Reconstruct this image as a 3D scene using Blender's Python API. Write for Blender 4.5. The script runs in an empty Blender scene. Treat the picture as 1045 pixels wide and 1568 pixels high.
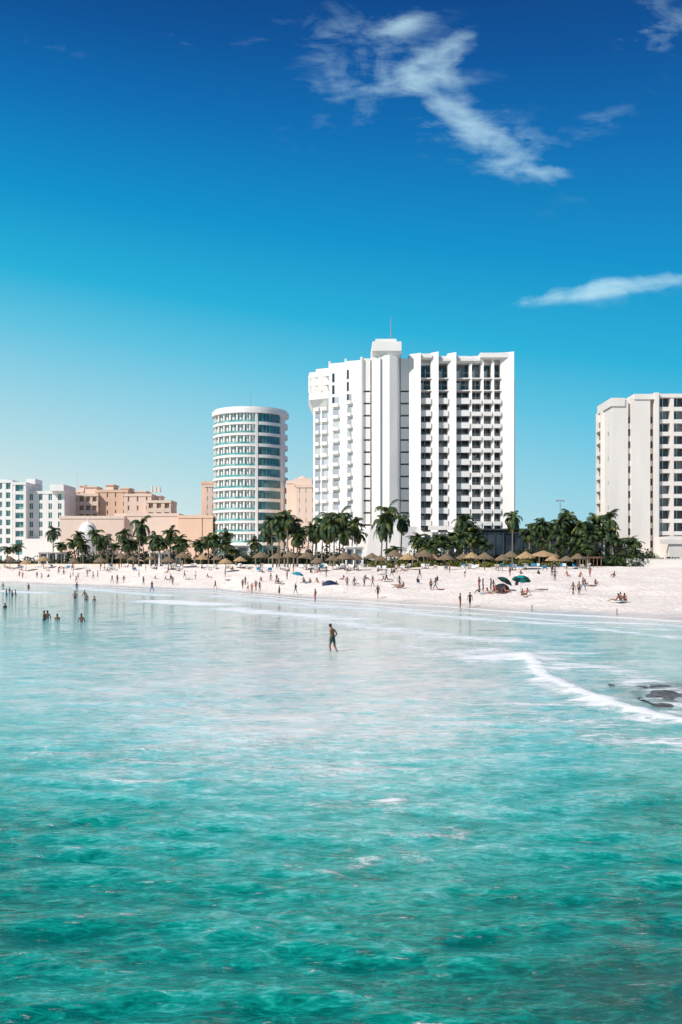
import bpy, math, random
import numpy as np
from mathutils import Vector
R=random.Random(7)
scene=bpy.context.scene
scene.view_settings.view_transform='Standard'
try: scene.view_settings.look='None'
except: pass
scene.view_settings.exposure=0
F=1524.0; CX=522.5; HY=862.0; H=5.0
def X(px,D): return (px-CX)*D/F
def Z(py,D): return H+(HY-py)*D/F
def lin(r,g,b):
    f=lambda c:(c/255/12.92) if c/255<=0.04045 else ((c/255+0.055)/1.055)**2.4
    return (f(r),f(g),f(b),1)
# ---------------------------------------------------------------- terrain
SX=[-900,-300,-93,-60,-23.5,-2,13,29.7,60,120,900]
SD=[700,430,262,222,180,137,112,87,66,50,40]
BX=[-900,-300,-93,-10,0,900]
BD=[900,480,296,206,197,197]
def shore(x): return np.interp(x,SX,SD)+1.6*np.sin(x*0.21)+1.1*np.sin(x*0.53+1)
def back(x): return np.maximum(np.interp(x,BX,BD),shore(x)+25)
def tz(x,d):
    s=shore(x);b=back(x)
    t=(d-s)/(b-s)
    up=4.0*np.clip(t,0,1)**0.9
    dn=np.clip(0.04*(d-s),-4,0)
    return np.where(t>0,up,dn)
def hit(px,py):
    for D in np.arange(30,420,0.25):
        if Z(py,D)<=max(0.0,float(tz(X(px,D),D))): return D
    return 300.
# ---------------------------------------------------------------- node helpers
def newmat(name):
    m=bpy.data.materials.new(name); m.use_nodes=True
    nt=m.node_tree; b=nt.nodes['Principled BSDF']
    return m,nt,b
def N(nt,t,**k):
    n=nt.nodes.new(t)
    for a,v in k.items(): setattr(n,a,v)
    return n
def ramp(nt,stops,interp='LINEAR'):
    n=nt.nodes.new('ShaderNodeValToRGB'); cr=n.color_ramp; cr.interpolation=interp
    while len(cr.elements)<len(stops): cr.elements.new(0.5)
    for e,(p,c) in zip(cr.elements,stops):
        e.position=p; e.color=c if len(c)==4 else (*c,1)
    return n
def mth(nt,op,a,b=None,c=None,clamp=False):
    n=nt.nodes.new('ShaderNodeMath'); n.operation=op; n.use_clamp=clamp
    for i,v in enumerate((a,b,c)):
        if v is None: continue
        if isinstance(v,(int,float)): n.inputs[i].default_value=v
        else: nt.links.new(v,n.inputs[i])
    return n.outputs[0]
def mixc(nt,f,a,b,mode='MIX'):
    n=nt.nodes.new('ShaderNodeMix'); n.data_type='RGBA'; n.blend_type=mode
    for i,v in ((0,f),(6,a),(7,b)):
        if isinstance(v,(int,float)): n.inputs[i].default_value=v
        elif isinstance(v,tuple): n.inputs[i].default_value=v if len(v)==4 else (*v,1)
        else: nt.links.new(v,n.inputs[i])
    return n.outputs[2]
def mat_noise(name,c1,c2,scale=1.0,rough=0.8,bump=0.0,stretch=(1,1,1),bscale=None,spec=0.3):
    m,nt,b=newmat(name)
    g=N(nt,'ShaderNodeNewGeometry'); mp=N(nt,'ShaderNodeMapping'); mp.inputs['Scale'].default_value=stretch
    nt.links.new(g.outputs['Position'],mp.inputs['Vector'])
    n=N(nt,'ShaderNodeTexNoise'); n.inputs['Scale'].default_value=scale; n.inputs['Detail'].default_value=4
    nt.links.new(mp.outputs[0],n.inputs['Vector'])
    r=ramp(nt,[(0.3,c1),(0.7,c2)]); nt.links.new(n.outputs[0],r.inputs[0])
    nt.links.new(r.outputs[0],b.inputs['Base Color'])
    b.inputs['Roughness'].default_value=rough
    b.inputs['Specular IOR Level'].default_value=spec
    if bump>0:
        n2=N(nt,'ShaderNodeTexNoise'); n2.inputs['Scale'].default_value=bscale or scale*4; n2.inputs['Detail'].default_value=3
        nt.links.new(g.outputs['Position'],n2.inputs['Vector'])
        bp=N(nt,'ShaderNodeBump'); bp.inputs['Strength'].default_value=bump; bp.inputs['Distance'].default_value=0.1
        nt.links.new(n2.outputs[0],bp.inputs['Height']); nt.links.new(bp.outputs[0],b.inputs['Normal'])
    return m
def wallmat(name,c,dirt=0.86):
    return mat_noise(name,tuple(v*dirt for v in c),c,0.35,0.75,0.0,(1,1,0.18))
M={}
M['white']=wallmat('white_stucco',(0.86,0.82,0.78),0.88)
M['cream']=wallmat('cream_stucco',(0.81,0.755,0.70),0.9)
M['peach']=wallmat('peach_stucco',(0.80,0.55,0.40),0.88)
M['tan']=wallmat('tan_stucco',(0.82,0.65,0.53),0.85)
M['pink']=wallmat('pink_stucco',(0.82,0.63,0.52),0.92)
M['brown']=wallmat('brown_stucco',(0.45,0.29,0.21),0.75)
M['darkwall']=wallmat('dark_stucco',(0.05,0.055,0.06),0.7)
def glassmat(name,dark,light,frac,cell=(2.2,2.2,3.0),rough=0.12):
    m,nt,b=newmat(name)
    g=N(nt,'ShaderNodeNewGeometry')
    s=N(nt,'ShaderNodeVectorMath',operation='DIVIDE'); s.inputs[1].default_value=cell
    nt.links.new(g.outputs['Position'],s.inputs[0])
    fl=N(nt,'ShaderNodeVectorMath',operation='FLOOR'); nt.links.new(s.outputs[0],fl.inputs[0])
    w=N(nt,'ShaderNodeTexWhiteNoise'); nt.links.new(fl.outputs[0],w.inputs['Vector'])
    r=ramp(nt,[(0,dark),(1-frac,tuple(v*1.6 for v in dark)),(min(1,1-frac+0.02),tuple(v*0.6 for v in light)),(1,light)])
    nt.links.new(w.outputs['Value'],r.inputs[0])
    nt.links.new(r.outputs[0],b.inputs['Base Color'])
    b.inputs['Roughness'].default_value=rough
    b.inputs['Specular IOR Level'].default_value=0.6
    return m
M['glass']=glassmat('window_glass',(0.02,0.03,0.045),(0.25,0.28,0.30),0.2)
M['glass_teal']=glassmat('teal_window_glass',(0.07,0.25,0.25),(0.28,0.50,0.48),0.3)
M['glass_dark']=glassmat('dark_teal_glass',(0.02,0.13,0.145),(0.10,0.28,0.29),0.25)
M['glass_pale']=glassmat('curtained_glass',(0.30,0.32,0.35),(0.55,0.56,0.56),0.4)
M['metal']=mat_noise('galvanised_metal',(0.25,0.25,0.26),(0.35,0.35,0.36),3,0.4)
M['thatch']=mat_noise('palm_thatch',(0.10,0.07,0.045),(0.30,0.22,0.14),3,0.9,0.6,(4,4,1))
M['thatch2']=mat_noise('fresh_palm_thatch',(0.30,0.19,0.09),(0.52,0.36,0.2),3,0.9,0.6,(4,4,1))
M['wood']=mat_noise('weathered_wood',(0.12,0.07,0.04),(0.24,0.15,0.09),4,0.8,0,(1,1,.2))
M['trunk']=mat_noise('palm_trunk',(0.12,0.10,0.08),(0.27,0.23,0.19),3,0.9,0.5,(1,1,6))
def foliage(name,c1,c2,c3,scale):
    m,nt,b=newmat(name)
    g=N(nt,'ShaderNodeNewGeometry')
    n=N(nt,'ShaderNodeTexNoise'); n.inputs['Scale'].default_value=scale; n.inputs['Detail'].default_value=3
    nt.links.new(g.outputs['Position'],n.inputs['Vector'])
    r=ramp(nt,[(0.3,c1),(0.5,c2),(0.72,c3)]); nt.links.new(n.outputs[0],r.inputs[0])
    nt.links.new(r.outputs[0],b.inputs['Base Color'])
    b.inputs['Roughness'].default_value=0.55; b.inputs['Specular IOR Level'].default_value=0.25
    return m
M['frond']=foliage('palm_frond',(0.010,0.028,0.016),(0.028,0.058,0.02),(0.13,0.155,0.035),0.9)
M['frond2']=foliage('dry_palm_frond',(0.05,0.07,0.015),(0.13,0.14,0.03),(0.26,0.22,0.06),0.9)
M['shrub']=foliage('shrub_leaf',(0.006,0.02,0.012),(0.02,0.045,0.02),(0.12,0.145,0.035),0.45)
def plain(name,c,rough=0.7,sc=8):
    M[name]=mat_noise(name,tuple(v*0.8 for v in c),c,sc,rough); return M[name]
plain('skin_light',(0.50,0.29,0.20)); plain('skin_tan',(0.30,0.15,0.09)); plain('skin_dark',(0.15,0.075,0.045))
plain('hair',(0.02,0.014,0.01)); plain('hair_fair',(0.25,0.15,0.07))
plain('black_cloth',(0.02,0.022,0.026)); plain('navy_cloth',(0.02,0.035,0.09)); plain('green_cloth',(0.01,0.07,0.055))
plain('red_cloth',(0.5,0.04,0.05)); plain('white_cloth',(0.75,0.75,0.75)); plain('pink_cloth',(0.7,0.12,0.22)); plain('blue_cloth',(0.04,0.25,0.45))
plain('teal_cloth',(0.0,0.28,0.28)); plain('canvas',(0.7,0.66,0.6)); plain('orange_cloth',(0.6,0.2,0.05))
# ---------------------------------------------------------------- mesh builder
class MB:
    def __init__(s): s.v=[];s.f=[];s.m=[]
    def add(s,vs,fs,mi=0):
        o=len(s.v); s.v+= [tuple(v) for v in vs]; s.f+=[tuple(i+o for i in f) for f in fs]; s.m+=[mi]*len(fs)
    def box(s,x0,x1,y0,y1,z0,z1,mi=0):
        e=lambda:R.uniform(0.001,0.007)
        x0-=e();x1+=e();y0-=e();y1+=e();z0-=e();z1+=e()
        s.add([(x0,y0,z0),(x1,y0,z0),(x1,y1,z0),(x0,y1,z0),(x0,y0,z1),(x1,y0,z1),(x1,y1,z1),(x0,y1,z1)],
              [(0,3,2,1),(4,5,6,7),(0,1,5,4),(1,2,6,5),(2,3,7,6),(3,0,4,7)],mi)
    def frustum(s,pb,pt,z0,z1,mi=0):
        n=len(pb); e=R.uniform(0.001,0.006); z1+=e; z0-=e
        s.add([(x,y,z0) for x,y in pb]+[(x,y,z1) for x,y in pt],
              [tuple(range(n-1,-1,-1)),tuple(range(n,2*n))]+[(i,(i+1)%n,n+(i+1)%n,n+i) for i in range(n)],mi)
    def prism(s,p,z0,z1,mi=0): s.frustum(p,p,z0,z1,mi)
    def panel(s,p0,p1,z0,z1,out=0.03,thick=0.1,mi=0):
        dx,dy=p1[0]-p0[0],p1[1]-p0[1]; L=math.hypot(dx,dy); nx,ny=dy/L,-dx/L
        out+=R.uniform(0.001,0.004)
        a=(p0[0]+nx*out,p0[1]+ny*out);b=(p1[0]+nx*out,p1[1]+ny*out)
        c=(p1[0]+nx*(out-thick),p1[1]+ny*(out-thick));d=(p0[0]+nx*(out-thick),p0[1]+ny*(out-thick))
        s.prism([a,b,c,d],z0,z1,mi)
    def ring(s,cx,cy,r0,r1,a0,a1,z0,z1,n=32,mi=0):
        z1+=R.uniform(0.001,0.006); vs=[];fs=[]
        for i in range(n+1):
            a=a0+(a1-a0)*i/n
            for r in (r0,r1):
                for z in (z0,z1): vs.append((cx+r*math.sin(a),cy-r*math.cos(a),z))
        for i in range(n):
            o=4*i;p=o+4
            fs+=[(o,o+1,p+1,p),(o+2,p+2,p+3,o+3),(o+1,o+3,p+3,p+1),(o,p,p+2,o+2)]
        fs+=[(0,2,3,1),(4*n,4*n+1,4*n+3,4*n+2)]
        s.add(vs,fs,mi)
    def cyl(s,x,y,z0,z1,r0,r1=None,n=8,mi=0,x1=None,y1=None):
        r1=r0 if r1 is None else r1; x1=x if x1 is None else x1; y1=y if y1 is None else y1
        vs=[(x+r0*math.cos(2*math.pi*i/n),y+r0*math.sin(2*math.pi*i/n),z0) for i in range(n)]
        vs+=[(x1+r1*math.cos(2*math.pi*i/n),y1+r1*math.sin(2*math.pi*i/n),z1) for i in range(n)]
        s.add(vs,[tuple(range(n-1,-1,-1)),tuple(range(n,2*n))]+[(i,(i+1)%n,n+(i+1)%n,n+i) for i in range(n)],mi)
    def mesh(s,name,mats,smooth=False):
        me=bpy.data.meshes.new(name); me.from_pydata(s.v,[],s.f)
        for m in mats: me.materials.append(m)
        me.polygons.foreach_set('material_index',s.m)
        if smooth: me.polygons.foreach_set('use_smooth',[True]*len(s.f))
        me.update(); return me
    def obj(s,name,mats,parent=None,smooth=False,loc=(0,0,0)):
        if not isinstance(mats,(list,tuple)): mats=[mats]
        o=bpy.data.objects.new(name,s.mesh(name,mats,smooth)); scene.collection.objects.link(o)
        o.location=loc
        if parent: o.parent=parent
        return o
def empty(name,loc=(0,0,0)):
    e=bpy.data.objects.new(name,None); scene.collection.objects.link(e); e.location=loc; e.empty_display_size=0.5; return e
def place(me,name,loc,rz=0,sc=1.0):
    o=bpy.data.objects.new(name,me); scene.collection.objects.link(o); o.location=loc; o.rotation_euler=(0,0,rz)
    o.scale=(sc,sc,sc) if not isinstance(sc,tuple) else sc
    return o
# ---------------------------------------------------------------- ground (sand)
xs=np.concatenate([[-6000,-2500,-1200,-700,-450],np.arange(-320,-120,6),np.arange(-120,90,1.2),np.arange(90,300,8),[450,800,2000,6000]])
ys=np.concatenate([[-200,0,30],np.arange(40,60,4),np.arange(60,310,1.2),np.arange(312,480,8),[600,900,1500,3000,9000]])
gx,gy=np.meshgrid(xs,ys); gz=tz(gx,gy)
rr=np.random.RandomState(3)
wob=np.zeros_like(gz)
for i in range(30):
    a=rr.uniform(0,6.28);l=rr.uniform(3,22);wob+=math.sqrt(l)*0.010*np.sin((gx*math.cos(a)+gy*math.sin(a))*6.28/l+rr.uniform(0,6.28))
gz=gz+wob*np.clip(gz,0,1)
def grid_mesh(name,gx,gy,gz,mat):
    r,c=gx.shape; me=bpy.data.meshes.new(name)
    v=np.stack([gx,gy,gz],-1).reshape(-1,3)
    idx=np.arange(r*c).reshape(r,c)
    f=np.stack([idx[:-1,:-1],idx[:-1,1:],idx[1:,1:],idx[1:,:-1]],-1).reshape(-1,4)
    me.vertices.add(len(v)); me.vertices.foreach_set('co',v.astype(np.float32).ravel())
    me.loops.add(f.size); me.loops.foreach_set('vertex_index',f.astype(np.int32).ravel())
    me.polygons.add(len(f)); me.polygons.foreach_set('loop_start',np.arange(0,f.size,4,dtype=np.int32))
    me.polygons.foreach_set('loop_total',np.full(len(f),4,dtype=np.int32))
    me.update(calc_edges=True); me.polygons.foreach_set('use_smooth',np.ones(len(f),dtype=bool))
    me.materials.append(mat); me.validate()
    o=bpy.data.objects.new(name,me); scene.collection.objects.link(o); return o
m,nt,b=newmat('beach_sand')
g=N(nt,'ShaderNodeNewGeometry'); sep=N(nt,'ShaderNodeSeparateXYZ'); nt.links.new(g.outputs['Position'],sep.inputs[0])
n1=N(nt,'ShaderNodeTexNoise'); n1.inputs['Scale'].default_value=0.5; n1.inputs['Detail'].default_value=7; nt.links.new(g.outputs['Position'],n1.inputs['Vector'])
dry=ramp(nt,[(0.3,(0.77,0.67,0.60)),(0.5,(0.86,0.765,0.69)),(0.7,(0.90,0.82,0.75))]); nt.links.new(n1.outputs[0],dry.inputs[0])
zz=mth(nt,'ADD',sep.outputs[2],mth(nt,'MULTIPLY',n1.outputs[0],0.3))
wet=N(nt,'ShaderNodeMapRange'); wet.inputs['From Min'].default_value=0.2; wet.inputs['From Max'].default_value=0.6; nt.links.new(zz,wet.inputs[0])
col=mixc(nt,wet.outputs[0],(0.64,0.57,0.52),dry.outputs[0]); nt.links.new(col,b.inputs['Base Color'])
rg=N(nt,'ShaderNodeMapRange'); rg.inputs['From Min'].default_value=0.25; rg.inputs['From Max'].default_value=0.6; rg.inputs['To Min'].default_value=0.25; rg.inputs['To Max'].default_value=0.95; nt.links.new(zz,rg.inputs[0])
nt.links.new(rg.outputs[0],b.inputs['Roughness'])
n2=N(nt,'ShaderNodeTexNoise'); n2.inputs['Scale'].default_value=1.6; n2.inputs['Detail'].default_value=5; nt.links.new(g.outputs['Position'],n2.inputs['Vector'])
bp=N(nt,'ShaderNodeBump'); bp.inputs['Distance'].default_value=0.3; nt.links.new(wet.outputs[0],bp.inputs['Strength']); nt.links.new(n2.outputs[0],bp.inputs['Height']); nt.links.new(bp.outputs[0],b.inputs['Normal'])
grid_mesh('sand_ground',gx,gy,gz,m)
# ---------------------------------------------------------------- water
def axis(fine0,fine1,step,growth,lim):
    mid=list(np.arange(fine0,fine1,step)); r=[];s=step;x=mid[-1]
    while x<lim: s*=growth; x+=s; r.append(x)
    l=[];s=step;x=mid[0]
    while x>-lim: s*=growth; x-=s; l.append(x)
    return np.array(l[::-1]+mid+r)
wx=axis(-16,20,0.09,1.013,6000)
wy=[]
y=5.0
while y<320: wy.append(y); y+=max(0.05,0.0038*y)
wy=np.array([-6000,-1000,-200,-50,-15,-5,0,3]+wy+[400,700])
gx,gy=np.meshgrid(wx,wy)
hz=np.zeros_like(gx); rs=np.random.RandomState(11)
att=np.clip((shore(gx)-gy)/25,0.15,1)*np.interp(gy,[8,20,30,45,80],[1.9,1.6,1.1,0.7,0.45])
wxp=gx+0.5*np.sin(gy*0.31+gx*0.17)+0.3*np.sin(gx*0.9-gy*0.4); wyp=gy+0.6*np.sin(gx*0.23+1.3)+0.25*np.sin(gx*0.8+gy*0.5)
for i in range(90):
    l=0.34*math.exp(rs.uniform(0,2.2)); a=math.pi/2+rs.normal(0.12,0.5)
    amp=0.0030*l/ (1+0.45*l); lim=np.clip(1.6-gy/(l*45),0,1)
    hz+=amp*lim*np.sin((wxp*math.cos(a)+wyp*math.sin(a))*6.283/l+rs.uniform(0,6.28))
hz*=att
crest=np.clip(hz/0.03,-1.5,2.5)
def polyw(pts): return [(X(px,F*H/(py-HY)),F*H/(py-HY)) for px,py in pts]
lines=[(polyw([(620,988),(700,1000),(745,1012),(800,1004),(822,1012)]),0.8,0.9),
 (polyw([(805,1003),(832,1035),(870,1052),(915,1070),(960,1085),(1010,1098),(1060,1108),(1150,1115)]),0.6,1.15),
 (polyw([(735,1010),(790,1005),(820,1010)]),2.0,1.1),
 (polyw([(700,1000),(760,996),(830,1000)]),4.0,0.75),
 (polyw([(835,1040),(880,1062),(930,1080),(1000,1105)]),1.3,0.8),
 (polyw([(830,1030),(870,1018),(920,1022),(980,1035)]),2.2,0.78),
 (polyw([(245,921),(270,923),(325,926)]),5.0,1.3),
 (polyw([(-30,903),(20,906),(70,908)]),6,1.0),
 (polyw([(350,932),(400,938),(470,942),(520,948)]),4.0,1.0),
 (polyw([(120,901),(200,908),(260,912)]),4.5,0.9),
 (polyw([(600,935),(680,943),(760,950),(850,955)]),2.4,0.9),
 (polyw([(520,953),(580,962),(640,969),(700,976),(780,980)]),3.2,0.85),
 (polyw([(330,912),(430,922),(520,930),(640,938)]),5,0.85),
 (polyw([(870,958),(960,968),(1060,978)]),2.0,0.85),
 (polyw([(200,960),(300,970),(420,985)]),3.0,0.5),
 (polyw([(780,1080),(860,1100),(940,1125),(1045,1140)]),2.4,0.66),
 (polyw([(960,1040),(1040,1060),(1080,1100)]),2.6,0.72),
 (polyw([(380,1150),(520,1180),(650,1170)]),3.0,0.45),
 (polyw([(560,1220),(660,1290),(560,1330)]),1.8,0.42),
 (polyw([(60,1160),(150,1150),(260,1190)]),2.5,0.45)]
foam=np.zeros_like(gx)
for pts,w,s in lines:
    dmin=np.full_like(gx,1e9)
    for (ax,ay),(bx,by) in zip(pts[:-1],pts[1:]):
        L2=(bx-ax)**2+(by-ay)**2
        t=np.clip(((gx-ax)*(bx-ax)+(gy-ay)*(by-ay))/L2,0,1)
        dd=np.hypot(gx-(ax+t*(bx-ax)),gy-(ay+t*(by-ay))); dmin=np.minimum(dmin,dd)
    fm=np.exp(-(dmin/w)**2); foam=np.maximum(foam,s*fm)
    if s>=1.1: hz+=0.09*fm
sd=shore(gx)-gy
foam=np.maximum(foam,1.2*np.exp(-((sd-1.0)/3.0)**2))
foam=np.maximum(foam,0.9*np.exp(-((sd-12-3*np.sin(gx*0.12))/3.0)**2))
foam=np.maximum(foam,0.68*np.exp(-((sd-24-4*np.sin(gx*0.09+2))/3.5)**2))
foam=foam+0.04*crest
dep_glare=np.interp(gy,[0,8,11,14,18,23,30,40,55,90,300],[1.0,1.0,0.95,0.85,0.66,0.42,0.23,0.14,0.13,0.19,0.22])
side=np.clip((np.abs(gx/np.maximum(gy,5)+0.02)-0.09)/0.25,0,1)  # centre column kept paler: tower reflection put into the water colour
dep_glare=dep_glare+0.26*side*np.interp(gy,[10,20,45,60,200],[0.3,1,0.85,1.1,1.1])
big=np.zeros_like(gx)
for i in range(18):
    a=rs.uniform(0,6.28);l=rs.uniform(3,14); big+=np.sin((gx*math.cos(a)*0.7+gy*math.sin(a))*6.283/l+rs.uniform(0,6.28))/18
dep_glare=dep_glare+0.14*big-0.055*crest  # pale crests, darker troughs: ripple glints painted in with the depth tone
dep_glare=dep_glare*np.clip(sd/26,0.03,1)**0.8
reef=1.5*np.exp(-(((gx-13.6)/2.8)**2+((gy-36.5)/5.0)**2))+0.45*np.exp(-(((gx-3.9)/1.6)**2+((gy-11.6)/1.3)**2))
reef=np.clip(reef+big*0.8*reef,0,1.3)
m,nt,b=newmat('sea_water')
g=N(nt,'ShaderNodeNewGeometry')
aD=N(nt,'ShaderNodeAttribute',attribute_name='shoal_glare'); aF=N(nt,'ShaderNodeAttribute',attribute_name='foam'); aR=N(nt,'ShaderNodeAttribute',attribute_name='reef'); aC=N(nt,'ShaderNodeAttribute',attribute_name='chop')
def noise(scale,detail,st=(1,1,1),rough=0.5,dist=0):
    mp=N(nt,'ShaderNodeMapping'); mp.inputs['Scale'].default_value=st; nt.links.new(g.outputs['Position'],mp.inputs['Vector'])
    n=N(nt,'ShaderNodeTexNoise'); n.inputs['Scale'].default_value=scale; n.inputs['Detail'].default_value=detail; n.inputs['Roughness'].default_value=rough; n.inputs['Distortion'].default_value=dist
    nt.links.new(mp.outputs[0],n.inputs['Vector']); return n.outputs[0]
def ridge(n,k):  # thin bright net of refracted light, painted into the water colour
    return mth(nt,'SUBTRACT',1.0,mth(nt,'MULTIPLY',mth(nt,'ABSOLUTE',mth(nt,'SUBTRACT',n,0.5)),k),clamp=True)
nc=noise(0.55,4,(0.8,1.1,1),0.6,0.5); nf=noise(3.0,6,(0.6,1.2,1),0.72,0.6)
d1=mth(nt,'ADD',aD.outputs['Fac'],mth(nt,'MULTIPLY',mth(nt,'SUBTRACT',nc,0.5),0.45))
d1=mth(nt,'ADD',d1,mth(nt,'MULTIPLY',mth(nt,'SUBTRACT',nf,0.5),0.75))  # fine mottling, bright caustic patches painted into the base colour
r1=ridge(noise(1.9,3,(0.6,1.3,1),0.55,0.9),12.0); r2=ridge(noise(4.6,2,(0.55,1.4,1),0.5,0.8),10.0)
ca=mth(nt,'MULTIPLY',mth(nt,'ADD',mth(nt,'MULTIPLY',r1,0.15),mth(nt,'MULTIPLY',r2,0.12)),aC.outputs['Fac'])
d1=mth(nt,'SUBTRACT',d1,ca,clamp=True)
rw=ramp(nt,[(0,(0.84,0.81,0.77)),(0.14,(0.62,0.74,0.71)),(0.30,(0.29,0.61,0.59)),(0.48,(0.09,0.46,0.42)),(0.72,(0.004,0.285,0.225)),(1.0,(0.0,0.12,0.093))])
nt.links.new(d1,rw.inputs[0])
nr=noise(1.3,6,(1,1.3,1),0.75)
rf=mth(nt,'MULTIPLY',aR.outputs['Fac'],mth(nt,'MULTIPLY_ADD',nr,5.0,-1.7,clamp=True),clamp=True)
c1=mixc(nt,rf,rw.outputs[0],(0.06,0.08,0.06))
n3=mth(nt,'ADD',mth(nt,'MULTIPLY',noise(0.75,5,(0.4,1.0,1),0.62,0.8),0.55),mth(nt,'MULTIPLY',noise(2.6,6,(0.6,1.2,1),0.72,0.8),0.45))
n3a=mth(nt,'MULTIPLY_ADD',n3,3.6,-1.3)
fo=mth(nt,'SUBTRACT',mth(nt,'ADD',mth(nt,'MULTIPLY',aF.outputs['Fac'],1.05),n3a),1.05)
fo=mth(nt,'MULTIPLY',fo,2.4,clamp=True)
nk=noise(5.0,4,(0.36,1.7,1),0.65,0.4)
fk=mth(nt,'MULTIPLY',mth(nt,'MULTIPLY',mth(nt,'SUBTRACT',nk,0.635),12.0,clamp=True),0.65)
fo=mth(nt,'MAXIMUM',fo,fk)
c2=mixc(nt,fo,c1,(0.90,0.905,0.89))
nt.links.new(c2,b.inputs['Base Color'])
b.inputs['IOR'].default_value=1.33
rr_=mth(nt,'MULTIPLY_ADD',fo,0.7,0.04); nt.links.new(rr_,b.inputs['Roughness'])
h1=noise(2.2,3,(0.55,1.4,1),0.5,0.3); h2=noise(7.0,4,(0.5,1.5,1),0.62,0.3)
hh=mth(nt,'ADD',mth(nt,'MULTIPLY',h1,0.075),mth(nt,'MULTIPLY',h2,0.045))
hh=mth(nt,'MULTIPLY',hh,aC.outputs['Fac'])
hh=mth(nt,'ADD',hh,mth(nt,'MULTIPLY',fo,0.04))
bp=N(nt,'ShaderNodeBump'); bp.inputs['Strength'].default_value=1.0; bp.inputs['Distance'].default_value=1.0
nt.links.new(hh,bp.inputs['Height']); nt.links.new(bp.outputs[0],b.inputs['Normal'])
wo=grid_mesh('sea_water',gx,gy,hz,m)
chop=np.interp(gy,[9,14,22,35,60,120],[1.2,1.1,0.9,0.6,0.36,0.25])
for nm,arr in (('shoal_glare',dep_glare),('foam',foam),('reef',reef),('chop',chop)):
    a=wo.data.attributes.new(nm,'FLOAT','POINT'); a.data.foreach_set('value',arr.astype(np.float32).ravel())
# reef rock just breaking the surface
rg_=np.linspace(-1,1,90); qx,qy=np.meshgrid(rg_,rg_)
hr=np.zeros_like(qx)
for i in range(60):
    a=rs.uniform(0,6.28);l=math.exp(rs.uniform(-2.6,0)); hr+=l*0.24*np.sin((qx*math.cos(a)+qy*math.sin(a))*6.283/l+rs.uniform(0,6.28))
hr=hr*0.6+0.10-0.6*np.clip(np.hypot(qx,qy)-0.4,0,2)
rm=mat_noise('wet_reef_rock',(0.025,0.03,0.025),(0.20,0.17,0.13),4,0.3,0.8,spec=0.5)
ro=grid_mesh('reef_rock',qx*3.0,qy*5.0,hr*0.18,rm); ro.location=(13.9,35.8,0.0)
# ---------------------------------------------------------------- main hotel
FP=3.0
hotel=empty('white_hotel_tower')
W=MB();G=MB();P=MB()
D0=245.
gz0=4.0
def q(px,D=D0): return X(px,D)
topR=Z(546,D0)
floors=[gz0+7.6+i*FP for i in range(14)]
W.box(q(614),q(786),248.4,268,gz0,topR-2.6)
bays=[(644,660),(671,686),(698,719),(723,737),(741,753),(757,767)]
prs=[(627,644),(660,671),(686,698),(719,723),(737,741),(753,757),(767,786)]
for i,(a,bq) in enumerate(prs):
    tp=[Z(542,D0),Z(540,D0),Z(541,D0),Z(546,D0),Z(547,D0),Z(541,D0),Z(540,D0)][i]
    if bq-a>8: W.prism([(q(a),245.4),(q(bq),243.6),(q(bq)+0.02,248.8),(q(a)-0.02,248.8)],gz0+3,tp)
    else: W.prism([(q(a),245.4),(q(bq),245.0),(q(bq),248.8),(q(a),248.8)],gz0+3,tp)
for bi,(a,bq) in enumerate(bays):
    G.box(q(a),q(bq),248.15,248.35,gz0+5,topR-1.5)
    for fi,z in enumerate(floors):
        W.box(q(a)-0.1,q(bq)+0.1,245.0,248.3,z-0.25,z)
        if fi<12:
            if bi<3: W.box(q(a)-0.1,q(bq)+0.1,244.75,244.95,z-0.45,z+0.95)
            else:
                W.box(q(a)-0.1,q(bq)+0.1,244.75,244.95,z-0.4,z+0.6)
                for j in range(5):
                    xx=q(a)+(q(bq)-q(a))*(j+.5)/5; P.box(xx-.03,xx+.03,244.8,244.86,z+.6,z+1.1)
        xm=(q(a)+q(bq))/2+R.uniform(-.3,.3)
        W.box(xm-0.06,xm+0.06,248.0,248.14,z,z+2.7)
        if R.random()<.35: W.box(q(a)+.1,xm-.2,248.02,248.13,z+0.1,z+2.2)
        P.box(q(a)+0.05,q(bq)-0.05,244.8,244.86,z+1.12,z+1.17)
        if R.random()<.4 and fi<12:
            xx=R.uniform(q(a)+.4,q(bq)-.5); W.box(xx-.25,xx+.25,246.6,247.1,z+.02,z+1.1)
    W.box(q(a)-0.1,q(bq)+0.1,245.3,248.6,topR-(1.9 if 1<=bi<=3 else 1.0)+0.4,topR+(0.2 if bi in(1,2,3) else 0.8))
W.box(q(675),q(735),244.6,246,Z(553,D0),Z(549,D0))
W.box(q(735),q(786),244.3,262,Z(548,D0),Z(541,D0))
W.box(q(764),q(784.5),246,258,Z(541,D0),Z(538.5,D0))
W.box(q(642),q(662),244.5,255,Z(548,D0),Z(543.5,D0))
W.prism([(q(780),246),(q(786),245.6),(q(789,250),250),(q(789,262),262),(q(780),262)],gz0,Z(575,D0))
for z in floors: P.box(q(781.5),q(788),245.45,247,z-0.14,z-0.02)
def slots(a,bq,y0,y1):
    G.box(q(a),q(bq),y0+1.2,y0+1.4,gz0+5,topR-3)
    zp=gz0
    for z in floors[:-1]:
        W.box(q(a),q(bq),y0,y1,zp,z-0.45); zp=z
    W.box(q(a),q(bq),y0,y1,zp,topR-0.3)
slots(614,627,245.8,250)
slots(556,567.5,245.8,250)
W.prism([(q(567),247),(q(580),243.2),(q(596),242.2),(q(608),243.0),(q(614.5),247),(q(614.5),256),(q(567),256)],gz0,Z(547,D0))
W.prism([(q(579.5),243.1),(q(582),242.4),(q(582),243.6),(q(579.5),244)],gz0,Z(550,D0))
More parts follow.
